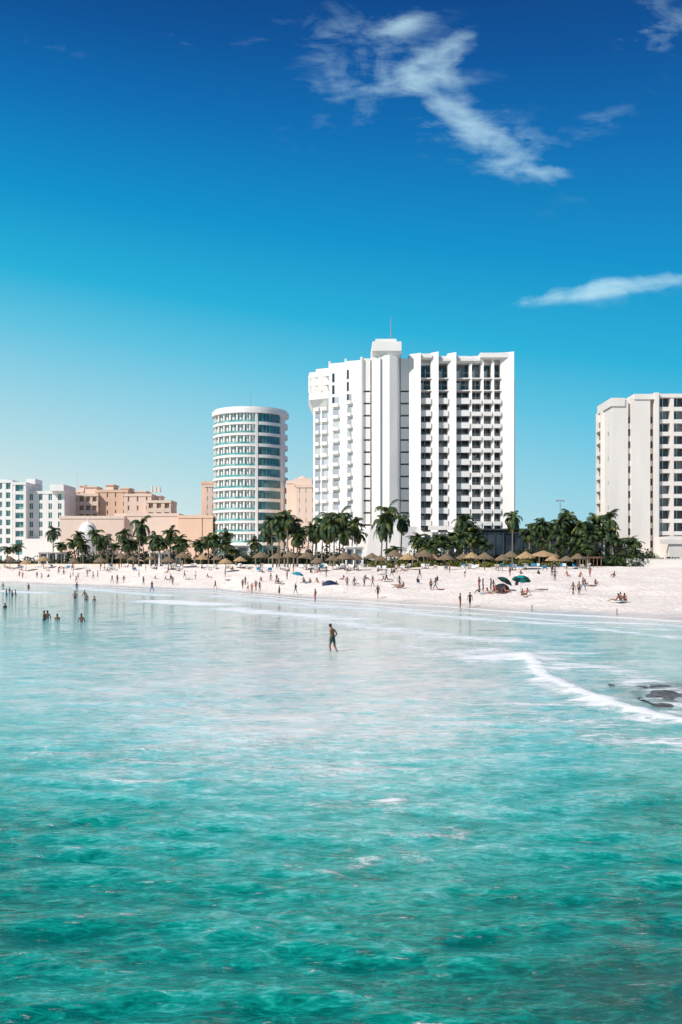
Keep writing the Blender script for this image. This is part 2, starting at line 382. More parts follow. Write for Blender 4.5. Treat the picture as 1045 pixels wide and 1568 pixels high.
W.frustum([(q(572),246),(q(580),243.0),(q(608),242.8),(q(613),246),(q(613),254),(q(572),254)],[(q(569.5),244.5),(q(571),242.3),(q(612),242.0),(q(616),244.5),(q(616),256),(q(569.5),256)],Z(547,D0),Z(541,D0))
W.box(q(570),q(614),242.0,256,Z(541,D0),Z(527,D0))
W.box(q(575),q(607),243.5,254,Z(527,D0),Z(521,D0))
P.cyl(q(600),248,Z(521,D0),Z(480,D0),0.16,0.05)
for zz_ in (495,505,512): P.box(q(598.7),q(601.3),247.9,248.1,Z(zz_,D0),Z(zz_,D0)+0.15)
def seg(px,D): return (X(px,D),D)
pts=[seg(480,275),seg(480,260),seg(505,257),seg(507,252.5),seg(529,251),seg(531,247.8),seg(553,246.5),seg(556,245.2),seg(568,246.5),seg(568,275)]
W.prism([pts[0],pts[1],pts[2],seg(505.1,275)],gz0,Z(568,257))
W.prism([seg(504.5,275),seg(505.5,256.5),pts[3],pts[4],seg(529.2,275)],gz0,Z(556,252))
W.prism([seg(528.8,275),seg(529.5,250.8),pts[5],pts[6],seg(553.2,275)],gz0,Z(552,247))
W.prism([seg(552.8,275),seg(553.3,246.4),pts[7],seg(557,245.8),seg(557,275)],gz0,Z(549,246))
W.box(q(555),q(569),247,262,Z(556,D0),Z(549,D0))
for (a,Da,zt) in ((505,256.5,556),(529.5,251,552),(553.5,246.6,549)):
    x=X(a,Da); W.box(x-0.25,x+0.25,Da-1.4,Da+1,gz0,Z(zt-1,Da))
for (p0,p1,fa,fb,zt) in ((pts[1],pts[2],0.10,0.42,600),(pts[1],pts[2],0.52,0.90,600),(pts[3],pts[4],0.12,0.55,560),(pts[5],pts[6],0.04,0.34,556)):
    for fi,z in enumerate(floors[:12]):
        a=(p0[0]+(p1[0]-p0[0])*fa,p0[1]+(p1[1]-p0[1])*fa);c=(p0[0]+(p1[0]-p0[0])*fb,p0[1]+(p1[1]-p0[1])*fb)
        G.panel(a,c,z+0.3,z+2.35,0.02,0.1,1)
        W.panel(a,c,z-0.15,z+0.25,0.7,0.75)
        W.panel(a,c,z+0.25,z+0.75,0.7,0.12)
for z in floors[11:14]:
    G.panel((X(509,252.3),252.3),(X(512.5,252.1),252.1),z+0.2,z+2.4,0.03,0.1,0)
    G.panel((X(531.5,247.7),247.7),(X(534.5,247.6),247.6),z+0.2,z+2.4,0.03,0.1,0)
# upper-left terrace corner, corbelled out from the wing
top=[seg(473,262),seg(474,257.5),seg(500,255),seg(507,255),seg(507,268),seg(473,268)]
bot=[seg(480,262),seg(480.5,259.9),seg(500,257.3),seg(505,257),seg(505,268),seg(480,268)]
W.frustum(bot,top,Z(627,257),Z(612,257)); W.prism(top,Z(612,257),Z(601,257))
for zt,zb in ((591,585),(578,570)): W.prism(top,Z(zt,257),Z(zb,257))
inner=[seg(476,262),seg(477,259),seg(500,256.6),seg(505,256.4),seg(505,268),seg(476,268)]
G.prism(inner,Z(601,257),Z(577,257),1)
for j,f in enumerate((0.0,0.2,0.36,0.55,0.72,0.88)):
    x=top[1][0]+(top[2][0]-top[1][0])*f; y=top[1][1]+(top[2][1]-top[1][1])*f
    wd=(.3,.5,.5,.3,.6,.9)[j]
    W.box(x-wd,x+wd,y+0.1,y+1.5,Z(601,257),Z(575,257))
W.prism([seg(484,266),seg(484,260),seg(507,258),seg(507,266)],Z(569,257),Z(562,257))
W.frustum([seg(520,250),seg(534,241),seg(560,240),seg(612,240),seg(700,241),seg(700,262),seg(520,262)],[seg(545,250),seg(556,243),seg(567,241.5),seg(612,241.5),seg(640,243),seg(640,262),seg(545,262)],gz0,Z(806,243))
W.box(q(640),q(790),242.5,249,gz0,Z(815,D0))
W.box(q(655),q(735),241.5,243,Z(812,D0),Z(806,D0))
G.box(q(646),q(780),242.2,242.45,gz0+2.6,Z(820,D0))
for px in range(646,785,12): W.box(q(px),q(px)+0.4,241.9,242.6,gz0,Z(816,D0))
for px in (548,572,640,660): G.box(q(px),q(px)+1.6,239.6,240.2,gz0,gz0+2.5)
W.obj('walls',M['white'],hotel); G.obj('windows',[M['glass'],M['glass_pale']],hotel); P.obj('railings_and_mast',M['metal'],hotel)
# ---------------------------------------------------------------- round tower
rt=empty('round_hotel_tower'); W=MB();G=MB();P=MB()
Dc=322.;RR=57*Dc/F;cx=X(384,Dc); zt=Z(634,Dc)
n=14; fp=(zt-1.2-gz0)/n
G.ring(cx,Dc,0.5,RR-1.0,-math.pi,math.pi,gz0,zt-0.5,72,0)
G.ring(cx,Dc,RR-0.85,RR-0.35,math.radians(14),math.radians(58),gz0,zt-1.6,16,1)
for i in range(n+1):
    z=gz0+i*fp
    if i<n:
        W.ring(cx,Dc,RR-1.05,RR,-math.pi,math.radians(14),z-0.25,z+0.15,48)
        W.ring(cx,Dc,RR-0.15,RR,-math.pi,math.radians(14),z+0.14,z+0.5,48)
        G.ring(cx,Dc,RR-0.12,RR-0.06,-math.pi,math.radians(12),z+0.51,z+1.1,48)
        W.ring(cx,Dc,RR-0.9,RR,math.radians(14),math.radians(59),z-0.35,z+0.6,18)
        W.ring(cx,Dc,RR-1.05,RR,math.radians(68),math.pi,z-0.25,z+1.0,24)
for a in (-82,-68,-54,-40,-28,-16,-5,4):
    a=math.radians(a); W.ring(cx,Dc,RR-1.1,RR-0.25,a-0.022,a+0.022,gz0,zt-1,1)
    W.ring(cx,Dc,RR-1.1,RR-0.85,a+0.05,a+0.11,gz0,zt-1,1)
W.ring(cx,Dc,RR-1.2,RR+0.12,math.radians(12),math.radians(16),gz0,zt,2)
W.ring(cx,Dc,RR-1.2,RR+0.12,math.radians(57),math.radians(70),gz0,zt,4)
for a in range(18,57,6): P.ring(cx,Dc,RR-0.5,RR-0.28,math.radians(a),math.radians(a+.5),gz0,zt-1,1)
W.ring(cx,Dc,RR-2,RR+0.35,-math.pi,math.pi,zt-1.3,zt,72)
W.ring(cx,Dc,0.3,RR-0.3,-math.pi,math.pi,zt,zt+0.7,64)
P.cyl(cx,Dc,zt,Z(602,Dc),0.12,0.05)
W.obj('slabs_and_piers',M['white'],rt); G.obj('glazing',[M['glass_teal'],M['glass_dark']],rt); P.obj('mullions_and_mast',M['metal'],rt)
# ---------------------------------------------------------------- generic block with recessed bays
def block(parent,px0,px1,ytop,D,wall,glass,nb,fh=3.0,depth=14,z0=4.0,pier=0.8,rec=1.0,balc=0.9):
    W=MB();G=MB()
    x0,x1=X(px0,D),X(px1,D); zt=Z(ytop,D)
    nf=max(1,int((zt-z0-0.8)/fh)); zb=zt-0.9-nf*fh
    W.box(x0,x1,D+rec,D+depth,z0,zt-0.3)
    W.box(x0-0.15,x1+0.15,D-0.2,D+depth,zt-0.9,zt)
    if zb>z0: W.box(x0,x1,D,D+rec+.1,z0,zb)
    G.box(x0+0.2,x1-0.2,D+rec-0.15,D+rec-0.02,zb,zt-0.9)
    bw=(x1-x0)/nb
    for i in range(nb+1):
        xc=x0+i*bw; a=max(x0,xc-pier/2);c=min(x1,xc+pier/2)
        W.box(a,c,D,D+rec+.05,zb,zt-0.8)
    for i in range(nb):
        xm=x0+(i+.5)*bw; W.box(xm-0.05,xm+0.05,D+rec-0.25,D+rec-0.1,zb,zt-1)
    for j in range(nf):
        z=zb+j*fh
        W.box(x0,x1,D+0.08,D+rec+.02,z-0.2,z+0.1)
        W.box(x0+.02,x1-.02,D+0.05,D+0.25,z-0.2,z+balc)
    W.obj('walls',wall,parent); G.obj('windows',glass,parent)
# right apartment building
rb=empty('white_apartment_building')
W=MB();G=MB(); D=240.; xw=X(938,D)
fl=[4+4.2+i*3.0 for i in range(11)]
W.box(xw,X(962,D),D,D+12.4,4,Z(612,D))
W.box(xw-0.35,xw+3,D-0.3,D+12.8,Z(622,D),Z(609.5,D))
for z in fl[:11]:
    G.box(xw-0.10,xw+.1,D+8.2,D+12.0,z+0.55,z+2.3)
    W.box(xw-0.8,xw+.2,D+8.0,D+12.35,z-0.3,z+0.5)
for yy_ in (D+7.9,D+12.35): W.box(xw-0.8,xw+.2,yy_-.12,yy_+.1,4,Z(622,D))
for z in fl[1::2]: G.box(xw-0.05,xw+.1,D+3.0,D+3.9,z+0.9,z+1.9,1)
for z in fl:
    G.box(X(962.3,D),X(966.3,D),D+0.9,D+1.15,z+0.5,z+2.1)
    W.box(X(962,D)-.02,X(966.5,D)+.02,D+0.5,D+1.3,z-0.8,z+0.5)
W.box(X(962,D),X(966.5,D),D+1.2,D+10,4,Z(614,D))
W.box(X(966.5,D),X(995,D),D-0.5,D+13,4,Z(608,D))
W.box(X(970,D),X(1001,D),D-0.8,D+12,Z(612,D),Z(604,D))
W.box(X(995,D),X(1001,D),D+1.5,D+12,4,Z(605,D))
for z in fl:
    G.box(X(995.4,D),X(1000.7,D),D+1.2,D+1.45,z+0.5,z+2.2)
    W.box(X(995,D),X(1001,D),D+0.5,D+1.55,z-0.8,z+0.5)
W.box(X(1001,D),X(1007.5,D),D-0.9,D+13,4,Z(602,D))
W.box(X(940,D),X(950,D),D+5,D+10,Z(612,D),Z(607,D))
W.box(X(1000,D),X(1160,D),D-12,D-0.95,4,Z(823,D)); W.box(X(1010,D-12),X(1160,D-12),D-12.4,D-12.05,Z(833,D-12),Z(826,D-12))
W.obj('walls',M['cream'],rb);G.obj('windows',[M['glass'],M['glass_pale']],rb)
block(rb,1007.5,1160,603,D,M['cream'],M['glass'],7,3.0,14,4,0.9,1.9,0.75)
# left white hotel
lb=empty('white_beach_hotel')
block(lb,-90,-20,742,334,M['white'],M['glass_teal'],5,3.0,18,pier=0.7)
block(lb,-19,19,735,330,M['white'],M['glass_teal'],3,3.0,18,pier=1.2)
block(lb,20,40,738,328,M['white'],M['glass_teal'],1,3.0,18,pier=1.6)
block(lb,41,99,752,331,M['white'],M['glass_dark'],4,3.0,18,pier=2.0,rec=0.4)
W=MB(); W.box(X(36,330),X(50,330),333,341,Z(740,330),Z(732,330)); W.box(X(-10,330),X(8,330),333,341,Z(736,330),Z(733,330));W.box(X(78,330),X(99,330),329,344,Z(752,330),Z(742,330)); W.box(X(36,326),X(98,326),325,329,4,Z(825,326)); W.obj('roof_plant_rooms',M['white'],lb)
tb=empty('terracotta_hotel')
block(tb,99,128,750,352,M['tan'],M['brown'],3,3.0,14,pier=0.7,rec=1.0,balc=1.2)
block(tb,110,150,756,346,M['tan'],M['brown'],4,3.0,14,pier=0.8,rec=1.0,balc=1.2)
block(tb,146,196,750,348,M['peach'],M['glass_dark'],4,3.0,14,pier=2.4,rec=0.6,balc=1.3)
block(tb,190,232,756,344,M['pink'],M['brown'],3,3.0,14,pier=2.6,rec=0.8,balc=1.2)
block(tb,225,262,766,340,M['tan'],M['brown'],3,3.0,12,pier=1.2,rec=0.9,balc=1.2)
W=MB()
for a,c,yt in ((128,146,744),(160,172,741),(183,196,746),(205,222,751),(232,244,758),(120,127,742)):
    W.box(X(a,350),X(c,350),352,360,Z(yt+14,350),Z(yt,350)); W.box(X(a,350)-.3,X(c,350)+.3,351.6,360.4,Z(yt+1.5,350),Z(yt,350))
for px in (228,234,240): W.cyl(X(px,350),356,Z(752,350),Z(742,350),0.5,0.2)
W.cyl(X(112,350),356,Z(750,350),Z(720,350),0.12,0.06)
W.obj('roof_towers',M['pink'],tb)
pb=empty('pink_beach_pavilion')
block(pb,92,190,790,318,M['pink'],M['brown'],6,4.0,14,pier=3.6,rec=0.7,balc=1.6)
block(pb,176,274,786,320,M['pink'],M['brown'],2,8.0,16,pier=14.0,rec=0.3,balc=3)
block(pb,273,326,789,316,M['peach'],M['brown'],5,4.2,14,pier=2.4,rec=0.8,balc=1.4)
W=MB(); xc=X(135,314); r=3.0
W.cyl(xc,314,4,Z(818,314),r+0.1,r+0.1,20)
for j in range(7):
    a0=j*math.pi/14;a1=(j+1)*math.pi/14
    W.cyl(xc,314,Z(818,314)+r*1.35*math.sin(a0),Z(818,314)+r*1.35*math.sin(a1),r*math.cos(a0),max(0.05,r*math.cos(a1)),20)
W.cyl(xc,314,Z(818,314)+r*1.35,Z(818,314)+r*1.35+1.2,0.25,0.05)
W.obj('dome',M['white'],pb)
bh=empty('peach_apartment_block')
block(bh,309,332,737,356,M['peach'],M['glass_dark'],3,3.0,14,pier=1.8,rec=.6,balc=1.2)
block(bh,314,330,742,352,M['pink'],M['brown'],2,3.0,8,pier=1.6,rec=.6,balc=1.2)
bh2=empty('peach_apartment_block')
block(bh2,439,455,736,312,M['pink'],M['glass_dark'],2,3.0,12,pier=1.6,rec=.5,balc=1.4)
block(bh2,454,484,742,304,M['pink'],M['brown'],3,3.0,14,pier=1.8,rec=.5,balc=1.4)
W=MB(); W.box(X(450,306),X(478,306),307,314,Z(742,306),Z(732,306)); W.cyl(X(463,306),310,Z(732,306),Z(727,306),2.3,0.2,12); W.obj('roof_turret',M['pink'],bh2)
# dark beach club between the towers
dc=empty('beach_club_pavilion')
W=MB();G=MB();P=MB()
W.box(X(725,236),X(925,236),236,246,4,Z(812,236)); W.box(X(820,236),X(915,236),236.5,246,Z(812,236),Z(803,236))
P.box(X(722,236),X(928,236),235,246.5,Z(812,236),Z(809.5,236)); P.box(X(817,236),X(918,236),235.2,246.5,Z(803,236),Z(800.5,236))
for px in range(728,925,14): P.box(X(px,236),X(px,236)+0.25,235.4,235.8,4,Z(812,236))
G.box(X(730,236),X(920,236),235.8,235.96,7,Z(815,236))
W.obj('walls',M['darkwall'],dc); P.obj('roof_edges_and_posts',M['darkwall'],dc); G.obj('windows',M['glass'],dc)
def kiosk(name,px0,px1,yt,D,wall):
    e=empty(name); W=MB();G=MB(); x0,x1=X(px0,D),X(px1,D); zt=Z(yt,D); g0=float(tz(X(px0,D),D))-0.3
    W.box(x0,x1,D+0.4,D+4,g0,zt); W.box(x0-.3,x1+.3,D-0.6,D+4.4,zt,zt+0.25)
    nn=max(2,int((x1-x0)/2.5))
    for i in range(nn+1):
        xx=x0+(x1-x0)*i/nn; W.box(xx-.12,xx+.12,D-0.3,D+.41,g0,zt)
    for i in range(nn): G.box(x0+(x1-x0)*(i+.2)/nn,x0+(x1-x0)*(i+.8)/nn,D+0.3,D+0.38,g0+1.0,zt-0.5)
    W.obj('walls',wall,e); G.obj('windows',M['glass'],e)
kiosk('beach_kiosk',343,382,836,255,M['white']); kiosk('beach_kiosk',530,556,838,214,M['white']); kiosk('beach_kiosk',925,952,826,222,M['cream'])
kiosk('beach_kiosk',230,275,846,268,M['cream']); kiosk('beach_kiosk',60,100,846,300,M['white'])
def gwall(px0,D0_,px1,D1_,h,mat,name='garden_wall'):
    W=MB(); W.panel((X(px0,D0_),D0_),(X(px1,D1_),D1_),3.3,4+h,0,0.3); W.panel((X(px0,D0_),D0_),(X(px1,D1_),D1_),4+h,4+h+0.12,0.06,0.42); W.obj(name,mat)
gwall(-60,312,200,280,0.6,M['pink']); gwall(200,280,400,240,0.5,M['cream']); gwall(400,240,700,212,0.6,M['white']); gwall(960,214,1200,214,1.8,M['cream'])
# ---------------------------------------------------------------- palms
def palm_mesh(seed,h,nf=22,dry=3,lean=0.8,L=2.9):
    r=random.Random(seed); B=MB()
    seg_=9; la=r.uniform(0,6.28)
    prev=(0,0,-0.4,0.26)
    for i in range(1,seg_+1):
        t=i/seg_; x=lean*t*t*math.cos(la);y=lean*t*t*math.sin(la);z=h*t;rad=0.2-0.09*t
        B.cyl(prev[0],prev[1],prev[2],z,prev[3],rad,8,0,x,y); prev=(x,y,z,rad)
    tx,ty,tzz=prev[:3]
    for i in range(nf):
        az=2*math.pi*(i/nf)*2.618+r.uniform(-.2,.2); el=math.radians(78-120*(i/nf)+r.uniform(-10,10))
        LL=L*r.uniform(0.8,1.1); mi=2 if (i>=nf-dry or r.random()<0.08) else 1
        ca,sa=math.cos(az),math.sin(az); p=Vector((tx,ty,tzz)); ns=13; e=el; side=Vector((-sa,ca,0))
        droop=r.uniform(0.095,0.16)
        for s_ in range(ns):
            d=Vector((ca*math.cos(e),sa*math.cos(e),math.sin(e))); q_=p+d*(LL/ns)
            up=Vector((-ca*math.sin(e),-sa*math.sin(e),math.cos(e)))
            t=(s_+.5)/ns
            w=0.035*(1-t)+0.01
            B.add([p-side*w,p+side*w,q_+side*w,q_-side*w],[(0,1,2,3)],mi)
            ll=0.78*math.sin(math.pi*min(1,t*0.85+0.13))**0.7*LL/2.9
            for sg in (-1,1):
                for sub in (0,0.5):
                    if r.random()<0.08: continue
                    b0=p+d*(LL/ns)*sub; wv=d*0.062
                    tip=b0+side*sg*ll*0.8+d*ll*0.45-up*ll*r.uniform(0.15,0.5)+Vector((0,0,-ll*r.uniform(0.1,0.35)))
                    mid=b0+side*sg*ll*0.45+d*ll*0.22-up*ll*0.02
                    B.add([b0-wv,b0+wv,mid+wv,mid-wv,tip],[(0,1,2,3),(3,2,4)],mi)
            p=q_; e-=droop*(1+0.6*t)
    for i in range(6):
        a=r.uniform(0,6.28); B.cyl(tx+.2*math.cos(a),ty+.2*math.sin(a),tzz-.45,tzz-.2,0.06,0.13,6,2)
    return B.mesh('palm_tree',[M['trunk'],M['frond'],M['frond2']])
pm=[palm_mesh(1,8,28,3,0.9,3.1),palm_mesh(2,7,26,2,0.4,3.2),palm_mesh(3,9,24,4,1.3,2.9),palm_mesh(4,6,30,3,0.6,3.3),palm_mesh(5,8,21,2,0.7,3.2)]
ph=[8,7,9,6,8]
palms=[(82,812,300),(116,828,296),(124,832,294),(120,818,296),(128,825,292),(148,815,290),(155,830,282),(165,822,286),(172,832,282),(185,815,282),(196,828,274),(205,830,276),(213,803,272),(222,822,276),(232,832,268),(238,822,268),(246,826,264),(254,830,262),(262,815,268),(270,822,262),(277,832,262),(284,828,262),(298,828,258),(308,832,258),(320,824,258),(328,822,252),(338,832,252),(345,818,256),(362,840,244),(392,828,240),
(412,806,240),(418,798,236),(424,812,232),(428,796,232),(436,804,236),(441,790,230),(450,800,234),(456,820,230),(460,808,236),(470,806,230),(482,812,230),(493,800,226),(500,794,232),(506,816,226),(512,800,224),(520,792,228),(525,816,224),(530,798,230),(538,800,226),(592,784,218),(584,800,216),(614,795,222),(632,820,214),(640,827,216),(650,832,212),(655,828,210),(668,824,214),(676,830,212),(682,822,210),(690,818,218),(700,824,212),(704,810,218),(708,796,218),(716,805,222),(722,812,216),(730,824,216),(740,830,216),(785,791,212),(812,814,222),(820,806,226),(826,828,212),(835,800,226),(843,812,226),(850,797,224),(856,816,222),(862,808,228),(872,795,226),(879,806,226),(884,822,218),(895,806,224),(905,818,222),(915,800,226),(922,812,222),(928,796,228),(935,812,222),(942,824,220),(962,824,218),(972,828,216),(30,834,306),(10,838,308),(95,832,298),(405,820,242),(478,815,232),(486,812,230),(545,815,232),(900,836,214),(888,832,216),(870,826,232),(848,832,216),(662,836,210),(606,838,214)]
for i,(px,py,D) in enumerate(palms):
    vi=R.randrange(5)
    ztop=Z(py+3,D); h=ztop-4; sz=h/ph[vi]
    o=place(pm[vi],'palm_tree',(X(px,D),D,4.0),R.uniform(0,6.28))
    sxy=R.uniform(0.92,1.15); o.scale=(sxy,sxy,max(0.45,sz))
def shrubs(name,path,n,hfun,mat,spread=5,seed=5,leaf=0.28):
    r=random.Random(seed); B=MB(); cl=[]
    tot=len(path)-1
    for i in range(n):
        t=r.random()*tot; j=int(t); f=t-j
        px=path[j][0]+(path[j+1][0]-path[j][0])*f; D=path[j][1]+(path[j+1][1]-path[j][1])*f+r.uniform(0,spread)
        hh=hfun(px,r); rad=r.uniform(0.6,1.6)
        cl.append((X(px,D),D,4+r.uniform(0.1,hh),rad))
    for (x,y,z,rad) in cl:
        for kx in range(26):
            v=Vector((r.gauss(0,1),r.gauss(0,1),r.gauss(0,1))).normalized()*rad*r.uniform(0.6,1.05)
            c=Vector((x,y,max(3.9,z+v.z*0.7)))+Vector((v.x,v.y,0))
            a=Vector((r.gauss(0,1),r.gauss(0,1),r.gauss(0,1))).normalized(); b_=a.cross(Vector((r.gauss(0,1),r.gauss(0,1),r.gauss(0,1)))).normalized()
            s1=leaf*r.uniform(0.7,1.5);s2=s1*0.5
            B.add([c-a*s1,c+b_*s2,c+a*s1,c-b_*s2],[(0,1,2,3)],0)
    return B.obj(name,mat)
pathA=[(-70,316),(100,298),(200,280),(330,258),(400,243),(520,228),(640,217),(760,218),(860,219),(970,220),(1120,222)]
def hf(px,r):
    base=np.interp(px,[0,90,110,210,340,370,400,540,560,620,640,760,800,990,1010],[2,3,5.0,5.0,4.5,3.0,4.5,5,1.6,2.2,4.2,3.0,4.2,4.8,2.0])
    return base*r.uniform(0.2,1.0)
shrubs('tropical_shrubs',pathA,2600,hf,M['shrub'],4)
shrubs('seagrape_bush',[(948,214),(985,214)],130,lambda p,r:4.6*r.random(),M['shrub'],4,9)
shrubs('yellow_croton_hedge',[(560,212),(640,208),(720,207),(850,208)],140,lambda p,r:1.3*r.random(),M['frond2'],2,10)
shrubs('distant_tree_line',[(-300,420),(120,400),(340,380),(480,330),(800,290),(930,290),(1300,300)],700,lambda p,r:6*r.random(),M['shrub'],20,12,0.6)
# ---------------------------------------------------------------- palapas
def palapa(seed,mat,rad=1.75,h=2.1):
    r=random.Random(seed);B=MB(); n=26
    B.cyl(0,0,-0.3,h+0.9,0.08,0.06,8,0)
    vs=[];fs=[]
    rings=[(0.12,h+1.1),(rad*0.4,h+0.72),(rad*0.75,h+0.3),(rad,h-0.05)]
    for ri,(q_,z) in enumerate(rings):
        for i in range(n):
            a=2*math.pi*i/n; j=1+ (r.uniform(-.07,.07) if ri>1 else 0)
            vs.append((q_*j*math.cos(a),q_*j*math.sin(a),z+(r.uniform(-.18,.05) if ri==3 else r.uniform(-.03,.03))))
    for ri in range(3):
        for i in range(n): fs.append((ri*n+i,(ri)*n+(i+1)%n,(ri+1)*n+(i+1)%n,(ri+1)*n+i))
    B.add(vs,fs,1)
    for i in range(140):
        a=r.uniform(0,6.28);t=r.uniform(0.3,1);q_=rad*t; z=h+1.1-1.12*t+0.04
        c,s=math.cos(a),math.sin(a); w=0.05; l=0.35
        B.add([(q_*c-w*s,q_*s+w*c,z),(q_*c+w*s,q_*s-w*c,z),((q_+l)*c,(q_+l)*s,z-l*0.72+r.uniform(-.06,.05))],[(0,1,2)],1)
    for i in range(6):
        a=i*math.pi/3; B.cyl(0,0,h+0.15,h+0.12,0.03,0.03,5,0,rad*.8*math.cos(a),rad*.8*math.sin(a))
    return B.mesh('thatched_beach_umbrella',[M['wood'],mat])
pa=[palapa(1,M['thatch']),palapa(2,M['thatch']),palapa(3,M['thatch2'])]
plist=[(228,858),(255,858),(284,859),(310,859),(330,860),(346,859),(372,861),(402,860),(428,862),(448,861),(470,863),(484,862),(508,863),(530,863),(548,864),(566,864),(586,866),(602,865),(628,866),(650,866),(668,867),(688,868),(705,868),(722,869),(745,870),(770,869),(784,869),(808,871),(845,871),(868,872),(880,873),(20,855),(45,856),(70,857),(150,857),(185,858),(205,858),(112,857)]
for px,py in plist:
    px+=R.uniform(-5,5)
    x_=X(px,230); D=float(back(X(px,float(back(x_)))))+R.uniform(-13,6)
    v=2 if R.random()<.2 else R.randrange(2)
    place(pa[v],'thatched_beach_umbrella',(X(px,D),D,float(tz(X(px,D),D))),R.uniform(0,6),R.uniform(.8,1.15))
D=202.; place(palapa(9,M['thatch2'],3.2,2.4),'thatched_beach_bar_roof',(X(832,D),D,4.0),0,1.0)
def lounger(mat):
    B=MB()
    for x in (-.3,.3):
        for y in (-.8,.5): B.box(x-.03,x+.03,y-.03,y+.03,-.05,.3,0)
    B.box(-.34,.34,-.95,.45,.3,.37,1)
    B.add([(-.34,.45,.31),(.34,.45,.31),(.34,1.0,.75),(-.34,1.0,.75),(-.34,.45,.39),(.34,.45,.39),(.34,.97,.83),(-.34,.97,.83)],[(0,3,2,1),(4,5,6,7),(0,1,5,4),(2,3,7,6),(1,2,6,5),(3,0,4,7)],1)
    return B.mesh('sun_lounger',[M['wood'],mat])
lm=[lounger(M['white_cloth']),lounger(M['canvas']),lounger(M['blue_cloth'])]
for i in range(90):
    px=R.uniform(-10,900); x_=X(px,230); D=float(back(X(px,float(back(x_)))))+R.uniform(-12,3)
    place(lm[R.choice([0,1,1,0,2])],'sun_lounger',(X(px,D),D,float(tz(X(px,D),D))),R.uniform(-.5,.5)+R.choice([0,math.pi]),1.1)
def parasol(mat,mat2):
    B=MB(); B.cyl(0,0,-.2,1.9,.025,.025,6,0); n=16
    rings=[(0.02,1.92),(0.45,1.82),(0.85,1.62),(1.05,1.4)]; vs=[]
    for q_,z in rings:
        for i in range(n): 
            a=2*math.pi*i/n; vs.append((q_*math.cos(a),q_*math.sin(a),z-(0.06 if (i%2 and q_>.6) else 0)))
    for ri in range(3):
        for i in range(n): B.add([vs[ri*n+i],vs[ri*n+(i+1)%n],vs[(ri+1)*n+(i+1)%n],vs[(ri+1)*n+i]],[(0,1,2,3)],1 if (i//2)%2 else 2)
    return B.mesh('beach_umbrella',[M['metal'],mat,mat2])
def at(px,py):
    D=hit(px,py); return (X(px,D),D,max(0,float(tz(X(px,D),D))))
for px,py,a,bm,s,tilt in ((454,893,'teal_cloth','blue_cloth',1,.1),(797,907,'teal_cloth','green_cloth',1.15,.25),(765,905,'green_cloth','black_cloth',1.0,-.5),(585,890,'white_cloth','canvas',.8,0),(30,875,'navy_cloth','white_cloth',1,.1),(92,878,'red_cloth','white_cloth',1,.1)):
    o=place(parasol(M[a],M[bm]),'beach_umbrella',at(px,py),R.uniform(0,3),s); o.rotation_euler[1]=tilt; o.rotation_euler[0]=.15
def tent(mat):
    B=MB(); n=10; vs=[]
    for j in range(6):
        t=j/5*math.pi/2
        for i in range(n+1):
            a=math.pi*i/n-math.pi*.1
            vs.append((1.25*math.cos(a)*math.cos(t),1.0*math.sin(a)*math.cos(t)*.9,1.05*math.sin(t)))
    for j in range(5):
        for i in range(n): B.add([vs[j*(n+1)+i],vs[j*(n+1)+i+1],vs[(j+1)*(n+1)+i+1],vs[(j+1)*(n+1)+i]],[(0,1,2,3)],0)
    return B.mesh('beach_tent',[mat])
for px,py,mt in ((505,899,'navy_cloth'),(769,906,'black_cloth')): place(tent(M[mt]),'beach_tent',at(px,py),R.uniform(2.6,3.6),1.0)
for px,py,mt in ((420,890,'white_cloth'),(432,891,'pink_cloth'),(470,893,'blue_cloth'),(610,899,'white_cloth'),(675,903,'red_cloth'),(740,909,'blue_cloth'),(905,896,'white_cloth'),(950,921,'teal_cloth'),(830,905,'canvas')):
    B=MB(); n=6; r2=random.Random(px)
    vs=[((i/n-.5)*.9,(j/n-.5)*1.8,0.03+r2.uniform(0,.04)) for j in range(n+1) for i in range(n+1)]
    B.add(vs,[(j*(n+1)+i,j*(n+1)+i+1,(j+1)*(n+1)+i+1,(j+1)*(n+1)+i) for j in range(n) for i in range(n)])
    p=at(px,py); B.obj('beach_towel',M[mt],None,True,(p[0],p[1],p[2]+.05))
pg=MB(); D=200.
for a in (893,903,915,921):
    for dy in (0,3): pg.cyl(X(a,D),D+dy,3.6,Z(853,D),.1,.1,6)
pg.box(X(891,D),X(923,D),D-.1,D+.1,Z(855,D),Z(853.5,D)); pg.box(X(891,D),X(923,D),D+2.9,D+3.1,Z(855,D),Z(853.5,D))
for i in range(9): pg.box(X(892+i*3.7,D),X(892.7+i*3.7,D),D-.4,D+3.4,Z(853.4,D),Z(852.4,D))
pg.obj('wooden_pergola',M['wood'])
def lampmast(px,yt,D):
    B=MB(); x=X(px,D); B.cyl(x,D,3.8,Z(yt,D),.16,.09,8); B.box(x-.9,x+.9,D-.08,D+.08,Z(yt+1,D),Z(yt,D)+.05)
    for s in (-.75,.75): B.box(x+s-.25,x+s+.25,D-.3,D+.15,Z(yt+2,D),Z(yt+.3,D))
    B.obj('floodlight_mast',M['metal'])
lampmast(858,766,232)
for px,py in ((945,942),(815,936)):
    p=at(px,py); B=MB(); B.cyl(0,0,-.3,.55,.05,.045,8); B.cyl(0,0,.55,.6,.06,.06,8); B.obj('mooring_post',M['wood'],None,False,p)
